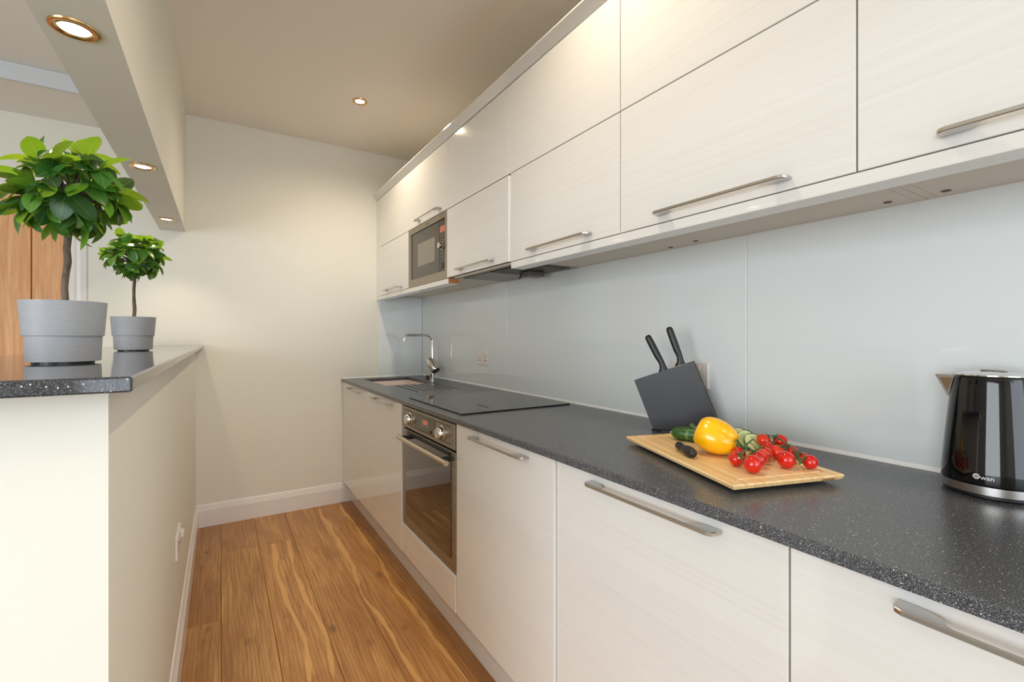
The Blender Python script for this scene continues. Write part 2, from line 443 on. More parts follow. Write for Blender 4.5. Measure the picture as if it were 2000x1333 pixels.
def skirting(name, pts_fn, label):
    prof = [(0, 0), (0.016, 0), (0.016, 0.104), (0.0125, 0.109), (0.0125, 0.116), (0.009, 0.121), (0.009, 0.127), (0.005, 0.137), (0.0, 0.14)]
    a, b = pts_fn(prof)
    bm = B(); prism(bm, a, b)
    return tag(struct(name, bm, WHITE), label)
skirting('baseboard_end', lambda p: ([(XPON, YE-d, z+0.0005) for d, z in p], (0.808-XPON, 0, 0)), 'white moulded skirting board along the end wall')
skirting('baseboard_peninsula', lambda p: ([(XPON+d, YPON, z+0.0005) for d, z in p], (0, YE-0.0165-YPON, 0)), 'white moulded skirting board along the half-height wall')

# oak door with white architrave in the end wall, left room
bm = B(); bx(bm, DX0+0.004, DX1-0.004, YE+0.008, YE+0.05, 0.002, DZ-0.004)
door1 = struct('door_1', bm, GAP); door1['label'] = 'oak door with white frame behind the nearer potted tree'
for x0, x1 in ((DX1-0.134, DX1-0.006), (DX1-0.372, DX1-0.138), (DX0+0.14, DX1-0.376), (DX0+0.006, DX0+0.136)):
    obj('door_panel', bx(B(), x0, x1, YE-0.002, YE+0.02, 0.006, DZ-0.008, 0.003), OAKD, door1)
bm = B()
ap = [(0, 0), (0.0, -0.012), (0.012, -0.022), (0.04, -0.022), (0.05, -0.016), (0.066, -0.018), (0.09, -0.009), (0.09, 0)]
prism(bm, [(DX1+a, YE+b, 0) for a, b in ap], (0, 0, DZ))
prism(bm, [(DX0-a, YE+b, 0) for a, b in ap], (0, 0, DZ))
prism(bm, [(DX0-0.09, YE+b, DZ+a) for a, b in ap], (DX1-DX0+0.18, 0, 0))
obj('architrave', bm, WHITE, door1)
# window frame behind the camera
bm = B()
for q in ((-0.9, -0.84, 0.45, 2.35), (1.24, 1.30, 0.45, 2.35), (0.17, 0.23, 0.45, 2.35)): bx(bm, q[0], q[1], YBACK-0.08, YBACK-0.02, q[2], q[3])
for z in (0.45, 2.29): bx(bm, -0.84, 1.24, YBACK-0.08, YBACK-0.02, z, z+0.06)
struct('window_1', bm, WHITE)

# ------------------------------------------------------------------ base units
random.seed(5)
def handle_bm(xf, yc, zc, L=0.345, out=0.032, t=0.0075):
    """flat bow handle: straight front rail, leaf-shaped tabs running back to the door"""
    h = L/2; r = 0.012
    half = [(-out, h-0.012), (-out*0.85, h-0.004), (-out*0.6, h), (0, h), (0, h-0.030), (-out*0.18, h-0.042), (-out*0.45, h-0.050), (-out*0.70, h-0.055), (-out+0.0058, h-0.062)]
    full = half + [(x, -y) for x, y in half[::-1]]
    bm = B(); prism(bm, [(xf+x, yc+y, zc-t/2) for x, y in full], (0, 0, t))
    bmesh.ops.recalc_face_normals(bm, faces=bm.faces[:])
    es = [e for e in bm.edges if e.calc_length() > 0 and len(e.link_faces) == 2 and e.calc_face_angle(0) > 1.2 and abs(e.verts[0].co.z-e.verts[1].co.z) < 1e-6]
    bmesh.ops.bevel(bm, geom=es, offset=0.0012, segments=1, affect='EDGES')
    return bm

def door_part(par, x, y0, y1, z0, z1, handle=None, th=0.019, g=0.0016):
    d = obj('door', bx(B(), x, x+th, y0+g, y1-g, z0+g, z1-g, 0.0012), DOOR, par)
    if handle:
        yc, zc = handle
        obj('handle', handle_bm(x, yc, zc), HANDLE, d)
    return d

def carcass_bm(x0, x1, y0, y1, z0, z1, t=0.018, gap=0.0006, top=False):
    bm = B()
    bx(bm, x0, x1, y0+gap, y0+t, z0, z1); bx(bm, x0, x1, y1-t, y1-gap, z0, z1)
    bx(bm, x0, x1, y0+t+0.0008, y1-t-0.0008, z0, z0+t)
    bx(bm, x1-0.006, x1, y0+t, y1-t, z0+t, z1-(t if top else 0))
    if top: bx(bm, x0, x1-0.006, y0+t, y1-t, z1-t, z1)
    return bm

base_lab = ['cream base cabinet farthest away, in the corner below the sink', 'cream base cabinet between the corner cabinet and the oven',
            None, 'cream base cabinet immediately right of the oven, below the hob edge', 'cream base cabinet below the chopping board, second right of the oven',
            'cream base cabinet at the lower right picture edge, below the kettle']
for k in range(6):
    y1, y0 = UY[k], UY[k+1]
    if k == 2: continue
    t = thing('base_cabinet', base_lab[k], 'cabinet', (1.06, (y0+y1)/2, 0.0), 'base cabinets under the worktop')
    obj('carcass', carcass_bm(XD+0.029, 1.34, y0, y1, 0.15, 0.874), CARC, t)
    pr = {0: 0.012, 1: 0.012, 3: 0.007, 4: 0.0, 5: 0.0}[k]
    door_part(t, XD-pr, y0, y1, 0.15, 0.872, ((y0+y1)/2-(0.012 if k > 2 else -0.0), 0.848))
    if k == 0: obj('filler_strip', bx(B(), XD-0.011, XD+0.019, 3.412, YE-0.002, 0.15, 0.872, 0.001), DOOR, t)
    for yy in (y0+0.06, y1-0.06):
        for xx in (0.87, 1.28): obj('leg', lathe(B(), (xx, yy, 0.0004), (0, 0, 1), [(0.026, 0), (0.026, 0.006), (0.016, 0.01), (0.016, 0.1495)], 12), BLACK, t)
# oven housing with its cream panel
t = thing('oven_housing_cabinet', 'cream oven housing with a plain panel under the oven', 'cabinet', (1.06, 1.90, 0.0), 'base cabinets under the worktop')
bm = B(); bx(bm, XD+0.021, 1.34, 1.5986, 1.606, 0.15, 0.874); bx(bm, XD+0.021, 1.34, 2.199, 2.2064, 0.15, 0.874); bx(bm, XD+0.021, 1.34, 1.607, 2.198, 0.15, 0.166)
obj('carcass', bm, CARC, t)
obj('front_panel', bx(B(), XD-0.010, XD+0.019, 1.600, 2.2055, 0.1515, 0.292, 0.0012), DOOR, t)
# plinth
bm = B(); bx(bm, 0.808, 0.824, -0.21, YE-0.001, 0.0005, 0.148)
tag(obj('plinth', bm, DOOR), 'long cream plinth board at floor level under the base cabinets', 'plinth')

# oven
OX = 0.755
t = thing('oven', 'built-in stainless steel oven with dark glass door under the hob', 'oven', (1.05, 1.90, 0.296))
obj('body', bx(B(), OX+0.022, 1.30, 1.612, 2.193, 0.300, 0.868), BLACK, t)
p = obj('control_panel', bx(B(), OX-0.004, OX+0.020, 1.606, 2.199, 0.765, 0.866, 0.002), STEEL, t)
bm = B(); bx(bm, OX-0.0046, OX-0.0041, 1.640, 2.170, 0.849, 0.852); bx(bm, OX-0.0046, OX-0.0041, 1.640, 2.170, 0.781, 0.784)
obj('groove_line', bm, GAP, p)
obj('display_window', bx(B(), OX-0.0062, OX-0.0042, 1.80, 2.03, 0.786, 0.845, 0.0005), M('oven_display_panel', srgb(92, 86, 74), 0.15).m, p)
obj('clock_display', bx(B(), OX-0.0068, OX-0.0063, 1.862, 1.955, 0.806, 0.838), DISPBK, p)
obj('digits', bx(B(), OX-0.0072, OX-0.0069, 1.875, 1.925, 0.817, 0.836), DISPLAY, p)
obj('button', lathe(B(), (OX-0.0063, 1.838, 0.795), (-1, 0, 0), [(0.006, 0), (0.006, 0.004), (0, 0.004)], 12), BLACK, p)
for yc in (2.085, 1.718):
    bm = B(); lathe(bm, (OX-0.0042, yc, 0.815), (-1, 0, 0), [(0.029, 0), (0.029, 0.004), (0.024, 0.007), (0.023, 0.024), (0.020, 0.028), (0, 0.029)], 28)
    obj('knob', bm, CHROME, p, 40)
d = obj('door', bx(B(), OX-0.002, OX+0.020, 1.606, 2.199, 0.298, 0.755, 0.002), STEEL, t)
obj('glass', bx(B(), OX-0.0045, OX-0.0021, 1.642, 2.158, 0.342, 0.7545, 0.0008), OVENGL, d)
obj('inner_frame', bx(B(), OX-0.0050, OX-0.0046, 1.664, 2.138, 0.735, 0.754), BLACK, d)
hb = B()
tube(hb, [(OX-0.042, 1.600, 0.724), (OX-0.042, 2.160, 0.724)], 0.0105, 20)
h = obj('handle', hb, STEEL_H, t, 40)
for yy in (1.655, 2.115): obj('bracket', bx(B(), OX-0.040, OX-0.0025, yy-0.012, yy+0.012, 0.716, 0.733, 0.002), BLACK, h)

# ------------------------------------------------------------------ worktop, sink, tap, hob
SX0, SX1, SY0, SY1 = 0.865, 1.190, 2.850, 3.376
gx = [0.917, 0.968, 1.020, 1.072, 1.117, 1.165]
xs = sorted({XW, XW+0.004, SX0, SX1, 1.364} | {round(g-0.006, 4) for g in gx} | {round(g+0.006, 4) for g in gx})
ys = sorted({-0.212, -0.208, 2.432, SY0, SY1, YE-0.001})
def wt_top(x, y):
    if SX0 < x < SX1 and SY0 < y < SY1: return None
    if 2.432 < y < SY0 and any(abs(x-g) < 0.006 for g in gx): return ZW-0.015
    return ZW
bm = cells(B(), xs, ys, wt_top, ZWB, lambda x, y, z: z-0.004 if abs(x-XW) < 1e-5 else z)
tag(obj('worktop', bm, QUARTZ), 'long dark grey speckled quartz worktop with drainer grooves', 'worktop')

t = thing('undermount_sink', 'white undermount sink in the far corner of the grey worktop', 'sink', (1.03, 3.12, 0.70))
bm = B(); m_ = 0.012
bx(bm, SX0-m_, SX0-0.001, SY0-m_, SY1+m_, 0.70, ZWB-0.0005); bx(bm, SX1+0.001, SX1+m_, SY0-m_, SY1+m_, 0.70, ZWB-0.0005)
bx(bm, SX0-0.001, SX1+0.001, SY0-m_, SY0-0.001, 0.70, ZWB-0.0005); bx(bm, SX0-0.001, SX1+0.001, SY1+0.001, SY1+m_, 0.70, ZWB-0.0005)
bx(bm, SX0-0.001, SX1+0.001, SY0-0.001, SY1+0.001, 0.70, 0.712)
obj('bowl', bm, SINKW, t)
obj('drain', lathe(B(), (1.03, 3.12, 0.7125), (0, 0, 1), [(0.045, 0), (0.045, 0.003), (0.030, 0.001), (0, 0.001)], 24), CHROME, t, 40)

TX, TY = 1.285, 3.125
t = thing('mixer_tap', 'slim chrome mixer tap with swan neck behind the corner sink', 'tap', (TX, TY, ZW))
obj('base', lathe(B(), (TX, TY, ZW+0.0003), (0, 0, 1), [(0.024, 0), (0.024, 0.006), (0.018, 0.010), (0.018, 0.085), (0.0, 0.086)], 24), CHROME, t, 40)
ax = Vector((0.25, -0.55, -0.75)).normalized(); cc = Vector((TX, TY, ZW+0.105))
bm = B(); lathe(bm, cc-ax*0.045, ax, [(0, 0), (0.030, 0.001), (0.034, 0.008), (0.034, 0.094), (0.031, 0.100), (0, 0.101)], 28)
obj('lever_body', bm, CHROME, t, 40)
bm = B(); lathe(bm, cc+ax*0.052, ax, [(0.028, 0.0045), (0.028, 0.010), (0, 0.011)], 24); obj('lever_cap', bm, BLACK, t, 40)
pts = [(TX, TY, ZW+0.085), (TX, TY, ZW+0.26)]
for a in range(0, 91, 15): pts.append((TX-0.05+0.05*math.cos(math.radians(a)), TY, ZW+0.265+0.05*math.sin(math.radians(a))))
for s in (0.08, 0.11, 0.14, 0.165): pts.append((TX-s, TY, ZW+0.315))
for a in range(90, 191, 20): pts.append((TX-0.175+0.035*math.cos(math.radians(a)), TY, ZW+0.280+0.035*math.sin(math.radians(a))))
obj('spout', tube(B(), pts, [0.0115, 0.0095]+[0.0085]*(len(pts)-2), 14), CHROME, t, 50)
tag(obj('sink_waste_knob', lathe(B(), (1.262, 3.16, ZW+0.0003), (0, 0, 1), [(0.013, 0), (0.013, 0.018), (0.010, 0.024), (0, 0.025)], 18), BLACK, None, 40), 'small black waste knob standing left of the chrome tap base', 'knob')

t = thing('induction_hob', 'flat black glass hob set on the grey worktop above the oven', 'hob', (1.05, 1.905, ZW))
obj('glass_plate', bx(B(), 0.785, 1.318, 1.615, 2.205, ZW+0.0003, ZW+0.0055, 0.0012), BGLASS, t)
obj('control_strip', bx(B(), 0.815, 0.818, 1.70, 1.80, ZW+0.0056, ZW+0.0059), M('grey_print', srgb(70, 68, 66), 0.3).m, t)

# ------------------------------------------------------------------ splashback, sealant
for (a, b), lab in zip(((2.2255, YE-0.010), (0.8203, 2.2220), (-0.212, 0.8168)), ('grey glass splashback panel behind the hob end, next to the corner', 'grey glass splashback panel behind the knife block', 'grey glass splashback panel behind the kettle')):
    tag(obj('splashback_panel', bx(B(), XB, XB+0.0075, a, b, ZW+0.0015, ZUN+0.004, 0.0008), SPLASH), lab, 'splashback', 'glass splashback panels')
tag(obj('splashback_panel', bx(B(), 1.017, XB-0.0005, YE-0.0075, YE-0.0005, ZW+0.0015, ZUN-0.001, 0.0008), SPLASH), 'narrow blue grey glass splashback on the end wall behind the sink', 'splashback', 'glass splashback panels')
bm = B(); prism(bm, [(XB-0.007, -0.212, ZW+0.0002), (XB-0.0003, -0.212, ZW+0.0002), (XB-0.0003, -0.212, ZW+0.0095)], (0, YE-0.008+0.212, 0))
tag(struct('trim_2', bm, SEAL), 'white sealant line along the back of the worktop')
bm = B(); prism(bm, [(XW+0.002, YE-0.012, ZW+0.0002), (XW+0.002, YE-0.0078, ZW+0.0002), (XW+0.002, YE-0.0078, ZW+0.0055)], (XB-0.008-XW, 0, 0))
tag(struct('trim_3', bm, SEAL), 'white sealant line where the worktop meets the end wall')

for nm, y in (('trim_4', 2.22375), ('trim_5', 0.81855)):
    struct(nm, bx(B(), XB+0.0012, XB+0.0070, y-0.0004, y+0.0016, ZW+0.002, ZUN-0.001), SEAL)['label'] = 'thin white vertical joint between two splashback panels'

# ------------------------------------------------------------------ wall units
wall_lab = ['cream wall cabinet in the far corner, left of the microwave', 'cream wall cabinet holding the microwave', 'cream wall cabinet over the extractor hood, right of the microwave',
            'cream wall cabinet above the hob end of the middle splashback', 'wide cream wall cabinet above the knife block', 'cream wall cabinet at the upper right edge above the kettle']
for k in range(6):
    y1, y0 = UY[k], UY[k+1]
    t = thing('wall_cabinet', wall_lab[k], 'cabinet', (1.18, (y0+y1)/2, ZUN), 'wall cabinets above the worktop')
    if k == 1:
        bm = B()
        bx(bm, XU+0.021, 1.3645, y0+0.0006, y0+0.016, ZUN, ZTOP); bx(bm, XU+0.021, 1.3645, y1-0.016, y1-0.0006, ZUN, ZTOP); bx(bm, XU+0.021, 1.3645, y0+0.017, y1-0.017, ZTOP-0.018, ZTOP)
        bx(bm, XU+0.021, 1.3645, y0+0.017, y1-0.017, ZMID, ZMID+0.016); bx(bm, XU+0.021, 1.3645, y0+0.017, y1-0.017, ZUN, ZUN+0.012); bx(bm, 1.3585, 1.3645, y0+0.016, y1-0.016, ZUN+0.012, ZMID)
    else:
        z0 = ZUN if k != 2 else ZUN+0.035
        bm = carcass_bm(XU+0.021, 1.3645, y0, y1, z0, ZTOP, top=True)
    obj('carcass', bm, CARC, t)
    pr = {2: 0.008}.get(k, 0)
    if k != 1: door_part(t, XU-pr, y0, y1, ZUD, ZMID-(0.0065 if k == 2 else 0), ((y0+y1)/2-0.012 if k != 5 else 0.098, 1.526))
    door_part(t, XU, y0, y1, ZMID, ZTOP, ((y0+y1)/2-0.04, 1.886) if k == 1 else None, g=0.0016 if k > 1 else 0.0009)
    if k == 0: obj('filler_strip', bx(B(), XU+0.001, XU+0.019, 3.411, YE-0.001, ZUD, ZTOP, 0.0008), DOOR, t)
    caps = {4: ((1.153, 0.434), (1.302, 0.446)), 5: ((1.305, 0.345),), 3: ((1.152, 1.111), (1.319, 1.069)), }.get(k, ())
    if k == 4: caps = caps + ((1.30, 0.955),)
    for cx, cy in caps:
        obj('screw_cap', lathe(B(), (cx, cy, ZUN-0.0002), (0, 0, -1), [(0.0085, 0), (0.0085, 0.0012), (0, 0.0014)], 14), CAP, t)

# microwave
MX = 1.000
t = thing('microwave', 'built-in steel framed microwave in the wall cabinets', 'microwave', (1.18, 2.51, ZUD))
obj('body', bx(B(), MX+0.014, 1.33, 2.232, 2.785, 1.524, 1.852), BLACK, t)
bm = B()
fy0, fy1, fz0, fz1 = 2.2095, 2.8075, 1.5035, 1.8605
iy0, iy1, iz0, iz1 = 2.256, 2.772, 1.548, 1.828
for q in ((fy0, fy1, fz0, iz0), (fy0, fy1, iz1, fz1), (fy0, iy0, iz0, iz1), (iy1, fy1, iz0, iz1)): bx(bm, MX-0.003, MX+0.013, *q)
f = obj('frame', bm, STEEL, t)
obj('emblem', bx(B(), MX-0.0036, MX-0.0031, 2.475, 2.52, 1.841, 1.847), M('emblem_print', srgb(92, 88, 66), 0.4).m, f)
d = obj('door', bx(B(), MX+0.002, MX+0.012, 2.345, 2.735, iz0+0.002, iz1-0.002, 0.001), MWGL, t)
obj('window', bx(B(), MX+0.0012, MX+0.0019, 2.401, 2.660, 1.618, 1.752), MWWIN, d)
obj('side_trim', bx(B(), MX+0.003, MX+0.012, 2.738, iy1-0.001, iz0+0.001, iz1-0.001), M('mw_side', srgb(96, 90, 78), 0.35, 0.5).m, t)
p = obj('control_panel', bx(B(), MX+0.002, MX+0.012, iy0+0.001, 2.342, iz0+0.002, iz1-0.002, 0.001), M('mw_panel', srgb(48, 46, 42), 0.2).m, t)
obj('display', bx(B(), MX+0.0012, MX+0.0019, 2.266, 2.330, 1.760, 1.792), DISPLAY, p)
obj('knob', lathe(B(), (MX+0.0018, 2.300, 1.686), (-1, 0, 0), [(0.021, 0), (0.021, 0.003), (0.017, 0.005), (0.016, 0.022), (0, 0.023)], 24), CHROME, p, 40)
for z in (1.735, 1.718, 1.643, 1.628): obj('button', bx(B(), MX+0.0004, MX+0.0019, 2.268, 2.330, z-0.006, z+0.004, 0.0004), M('mw_button', srgb(70, 68, 62), 0.3).m, p)
obj('door_release', bx(B(), MX-0.0005, MX+0.0019, 2.284, 2.312, 1.565, 1.598, 0.001), BLACK, p)

# pelmets, cornice
PD = 0.060
bm = B(); bx(bm, XU, XU+PD, UY[2]+0.001, YE-0.001, ZPB, ZUD-0.001, 0.0008)
t = tag(obj('pelmet', bm, DOOR), 'short cream pelmet below the microwave, with a raw chipboard end', 'pelmet', 'pelmets under the wall cabinets')
obj('cut_end', bx(B(), XU+0.002, XU+PD-0.001, UY[2]-0.0004, UY[2]+0.0009, ZPB+0.001, ZUD-0.002), CHIP, t)['label'] = 'orange raw chipboard cut end'
bm = B(); bx(bm, XU, XU+PD, -0.211, UY[3]-0.004, ZPB, ZUD-0.001, 0.0008)
tag(obj('pelmet', bm, DOOR), 'long cream pelmet running right from the extractor hood', 'pelmet', 'pelmets under the wall cabinets')
bm = B(); prism(bm, [(XU, -0.211, ZTOP+0.004), (XU-0.028, -0.211, ZTOP+0.034), (XU-0.028, -0.211, ZTOP+0.040), (XU+0.06, -0.211, ZTOP+0.040), (XU+0.06, -0.211, ZTOP+0.004)], (0, YE-0.001+0.211, 0))
tag(obj('cornice', bm, DOOR), 'slanted cream cornice strip along the top of the wall cabinets', 'cornice')

# extractor hood
t = thing('extractor_hood', 'grey pull-out extractor hood under the wall cabinet beside the microwave', 'hood', (1.18, 1.90, 1.495))
obj('housing', bx(B(), 1.03, 1.350, 1.604, 2.200, 1.507, 1.542), HOODG, t)
obj('front_rail', bx(B(), XU+0.003, XU+0.030, 1.602, 2.135, 1.4955, 1.5005, 0.001), CARC, t)
obj('filter', bx(B(), 1.075, 1.315, 1.612, 1.905, 1.503, 1.5065), HOODF, t)
obj('filter', bx(B(), 1.075, 1.315, 1.915, 2.192, 1.503, 1.5065), M('hood_filter_pale', srgb(142, 138, 134), 0.45, 0.4).m, t)
obj('switch_box', bx(B(), 1.20, 1.285, 1.76, 1.83, 1.480, 1.5028, 0.003), M('hood_switch', srgb(88, 82, 84), 0.4).m, t)
bm = B(); tube(bm, [(1.21, 1.835, 1.502), (1.205, 1.85, 1.484), (1.215, 1.87, 1.476), (1.23, 1.885, 1.484), (1.235, 1.89, 1.502)], 0.003, 8)
obj('cable', bm, BLACK, t, 60)

# ------------------------------------------------------------------ sockets
def socket(label, face, yc, zc, double, n, x):
    """face: +1 plate looks to +x, -1 to -x"""
    w = 0.146 if double else 0.086
    def X(a): return x+face*a
    def bxx(bm, a0, a1, *q, bev=0): return bx(bm, min(X(a0), X(a1)), max(X(a0), X(a1)), *q, bev=bev)
    t = thing('wall_socket', label, 'socket', (x, yc, zc), n)
    obj('plate', bxx(B(), 0.0004, 0.009, yc-w/2, yc+w/2, zc-0.043, zc+0.043, bev=0.002), PLASTIC, t)
    for s in ((-0.036, 0.036) if double else (0,)):
        for dy, dz, a, b in ((0, 0.010, 0.0022, 0.005), (-0.011, -0.012, 0.005, 0.0025), (0.011, -0.012, 0.005, 0.0025)):
            obj('pin_hole', bxx(B(), 0.0088, 0.0093, yc+s+dy-a, yc+s+dy+a, zc+dz-b-0.004, zc+dz+b-0.004), HOLE, t)
        obj('rocker_switch', bxx(B(), 0.0085, 0.0125, yc+s-0.008-(0.018 if not double else 0), yc+s+0.002-(0.018 if not double else 0), zc+0.018, zc+0.036, bev=0.001), PLASTIC, t)
    return t
socket('white double socket on the splashback between tap and hob', -1, 2.492, 1.071, True, None, XB)
socket('white double socket on the splashback behind the knife block', -1, 1.017, 1.069, True, None, XB)
t = socket('white double socket low on the half-height wall', 1, 2.032, 0.470, True, None, XPON)
obj('plug', bx(B(), XPON+0.0095, XPON+0.020, 2.060, 2.092, 0.470, 0.494, 0.003), PLASTIC, t)

# ------------------------------------------------------------------ bar top with two potted trees
bm = B(); bx(bm, -0.49, -0.095, 0.752, YE-0.0015, BARZ-0.020, BARZ, 0.0025)
tag(obj('bar_top', bm, QUARTZ2), 'polished dark speckled quartz bar top on the half-height wall', 'worktop')

def leaf_mesh(name, L, Wd, fold, curl):
    me = bpy.data.meshes.new(name); V = []; F = []; n = 8
    for i in range(n+1):
        s = i/n; w = 0.92*Wd*math.sin(math.pi*min(1, s**1.08))**0.66 if 0 < i < n else 0.0004
        y = L*s; z = -curl*L*s*s
        V += [(-w, y, z+fold*w), (0, y, z), (w, y, z+fold*w)]
    for i in range(n):
        a = 3*i
        F += [(a, a+1, a+4, a+3), (a+1, a+2, a+5, a+4)]
    me.from_pydata(V, [], F); me.materials.append(LEAF)
    me.polygons.foreach_set('use_smooth', [True]*len(me.polygons))
    return me
LEAVES = [leaf_mesh('leaf', 0.056, 0.0172, 0.30, 0.22), leaf_mesh('leaf', 0.050, 0.0178, 0.20, 0.42), leaf_mesh('leaf', 0.044, 0.0150, 0.26, 0.10), leaf_mesh('leaf', 0.060, 0.0180, 0.22, 0.34)]

def topiary(label, cx, cy, seed, nclust, rz, lean, lscale, ps=1.0):
    R = random.Random(seed)
    t = thing('potted_tree', label, 'plant', (cx, cy, BARZ), 'potted artificial trees on the bar')
    z = BARZ
    bm = B(); lathe(bm, (cx, cy, z), (0, 0, 1), [(r*ps, h*ps) for r, h in ((0.047, 0.0032), (0.0555, 0.0042), (0.0575, 0.054), (0.0605, 0.0545), (0.0655, 0.1225), (0.0615, 0.1225), (0.0575, 0.085), (0, 0.085))], 56, cap=False)
    p = obj('pot', bm, POT, t, 35)
    obj('gap_shade_disc', lathe(B(), (cx, cy, z+0.0003), (0, 0, 1), [(0.0455*ps, 0), (0.0455*ps, 0.0028*ps)], 40), BLACK, p)  # black disc stands in for the shade in the gap under the pot
    obj('soil', lathe(B(), (cx, cy, z), (0, 0, 1), [(r*ps, h*ps) for r, h in ((0.0565, 0.0865), (0.055, 0.098), (0, 0.103))], 24), SOIL, t, 60)
    zc = z+0.345*ps                                                     # middle of the crown
    tip = Vector((cx+lean[0], cy+lean[1], zc-0.035))
    pts = []; rr = []
    for i in range(9):
        s = i/8
        pts.append(Vector((cx, cy, z+0.095)).lerp(tip, s)+Vector((R.uniform(-1, 1), R.uniform(-1, 1), 0))*0.0022); rr.append(0.0057-0.0010*s+R.uniform(-0.0006, 0.0009))
    obj('trunk', tube(B(), pts, rr, 10), BARK, t, 60)
    cen = Vector((cx+lean[0], cy+lean[1], zc))
    dirs = []
    for i in range(nclust):                                          # even spread over the sphere
        h = 1-2*(i+0.5)/nclust; a = i*2.39996+seed
        q = math.sqrt(1-h*h)
        dirs.append(Vector((q*math.cos(a), q*math.sin(a), h))+Vector((R.uniform(-.25, .25), R.uniform(-.25, .25), R.uniform(-.2, .2))))
    ends = []
    for dd in dirs:
        dd.normalize()
        if dd.z < -0.86: continue
        q = R.uniform(0.72, 1.08); ends.append(cen+Vector((dd.x*0.076*q, dd.y*0.076*q, dd.z*rz*q)))
    # branches: six limbs, each with its own twigs
    for k in range(6):
        bm = B(); lim = ends[k::6]
        mid = tip.lerp(sum(lim, Vector())/len(lim), 0.45)
        tube(bm, [tip-Vector((0, 0, 0.01)), tip.lerp(mid, 0.5)+Vector((R.uniform(-1, 1), R.uniform(-1, 1), 0))*0.004, mid], [0.0042, 0.0036, 0.0030], 6)
        for e in lim: tube(bm, [mid, mid.lerp(e, 0.5)+Vector((0, 0, 0.004)), e], [0.003, 0.0022, 0.0016], 5)
        obj('branch', bm, BARK, t, 60)
    for e in ends:
        out = (e-cen).normalized()
        d, u, v = frame_from(out)
        n = R.choice((4, 5, 5, 6)); a0 = R.uniform(0, 6.28)
        for j in range(n):
            a = a0+j*2.4+R.uniform(-.3, .3)
            tilt = R.uniform(0.7, 1.5) if j else 0.5
            dirv = (d*math.cos(tilt)+(u*math.cos(a)+v*math.sin(a))*math.sin(tilt)+Vector((0, 0, -0.10 if out.z > -0.2 else -0.35))).normalized()
            nrm = (Vector((0, 0, 1))*0.75+out*0.55+Vector((R.uniform(-1, 1), R.uniform(-1, 1), R.uniform(-1, 1)))*0.45)
            nrm = (nrm-dirv*nrm.dot(dirv)).normalized(); side = dirv.cross(nrm)
            o = bpy.data.objects.new('leaf', LEAVES[R.randrange(4)]); C.objects.link(o); o.parent = t
            s = R.uniform(0.72, 1.08)*lscale
            mt = Matrix((side, dirv, nrm)).transposed().to_4x4() @ Matrix.Scale(s, 4)
            st = e-out*R.uniform(0.0, 0.014)
            mt.translation = st-Vector((cx, cy, z)); o.matrix_local = mt
    return t
topiary('potted tree in grey pot nearer the front end of the bar', -0.2535, 1.206, 3, 38, 0.077, (0.007, 0.0), 1.04, 0.955)
topiary('potted tree in grey pot farther back on the bar, toward the end wall', -0.270, 2.165, 8, 42, 0.070, (0.004, 0.0), 0.90, 1.0)

# ------------------------------------------------------------------ downlights
def downlight(label, x, y, z, power, spread, warm=(1.0, 0.84, 0.63), r=0.0425):
    t = thing('downlight', label, 'lamp', (x, y, z), 'recessed downlights')
    bm = B(); lathe(bm, (x, y, z), (0, 0, -1), [(r*0.60, -0.0), (r*0.62, 0.0022), (r*0.68, 0.0045), (r*0.74, 0.0030), (r*0.80, 0.0046), (r*0.97, 0.0034), (r, 0.0004)], 40, cap=False)
    obj('bezel', bm, BRASS, t, 50)
    bm = B(); lathe(bm, (x, y, z), (0, 0, -1), [(r*0.62, 0.0004), (r*0.60, 0.0016), (r*0.35, 0.0030), (0, 0.0036)], 32, cap=False)
    obj('lamp_lens', bm, LAMP, t, 60)
    l = bpy.data.lights.new('downlight_beam', 'SPOT'); l.energy = power; l.color = warm; l.spot_size = math.radians(spread); l.spot_blend = 0.85; l.shadow_soft_size = 0.02
    o = bpy.data.objects.new('downlight_beam', l); C.objects.link(o); o.parent = t; o.location = (0, 0, -0.012)
    return t
downlight('brass rimmed downlight in the beam, nearest and largest, at top left', -0.262, 1.320, ZSOF, 9, 110)
downlight('brass rimmed downlight in the beam above the farther potted tree', -0.253, 2.247, ZSOF, 9, 110)
downlight('brass rimmed downlight in the beam closest to the end wall', -0.255, 3.183, ZSOF, 9, 110)
downlight('small lit downlight in the kitchen ceiling near the wall cabinets', 0.690, 2.780, ZCEIL, 29, 160)

# one more of the same row, above the camera and out of the picture
downlight('small lit downlight in the kitchen ceiling over the worktop, out of view', 0.690, 0.950, ZCEIL, 26, 160)
downlight('added unseen downlight in the kitchen ceiling behind the camera, for more light', 0.690, -0.900, ZCEIL, 14, 160)  # added unseen lamp, gives more light on worktop, doors and floor

# ------------------------------------------------------------------ chopping board and food
ZBT = ZW+0.020
# corners (top face): far left, near left, near right, far right
bc = [(0.975, 0.945), (0.824, 0.523), (1.084, 0.444), (1.235, 0.866)]
def lerp2(a, b, s): return (a[0]+(b[0]-a[0])*s, a[1]+(b[1]-a[1])*s)
def quad_in(m):
    cx = sum(p[0] for p in bc)/4; cy = sum(p[1] for p in bc)/4
    e1 = Vector((bc[1][0]-bc[0][0], bc[1][1]-bc[0][1])).normalized(); e2 = Vector((bc[3][0]-bc[0][0], bc[3][1]-bc[0][1])).normalized()
    return [(p[0]+(e1.x*a+e2.x*b)*m, p[1]+(e1.y*a+e2.y*b)*m) for p, a, b in zip(bc, (1, -1, -1, 1), (1, 1, -1, -1))]
ang = math.atan2(bc[1][1]-bc[0][1], bc[1][0]-bc[0][0])
t = thing('chopping_board', 'pale bamboo chopping board with a juice groove on the worktop', 'chopping board', (1.03, 0.695, ZW))
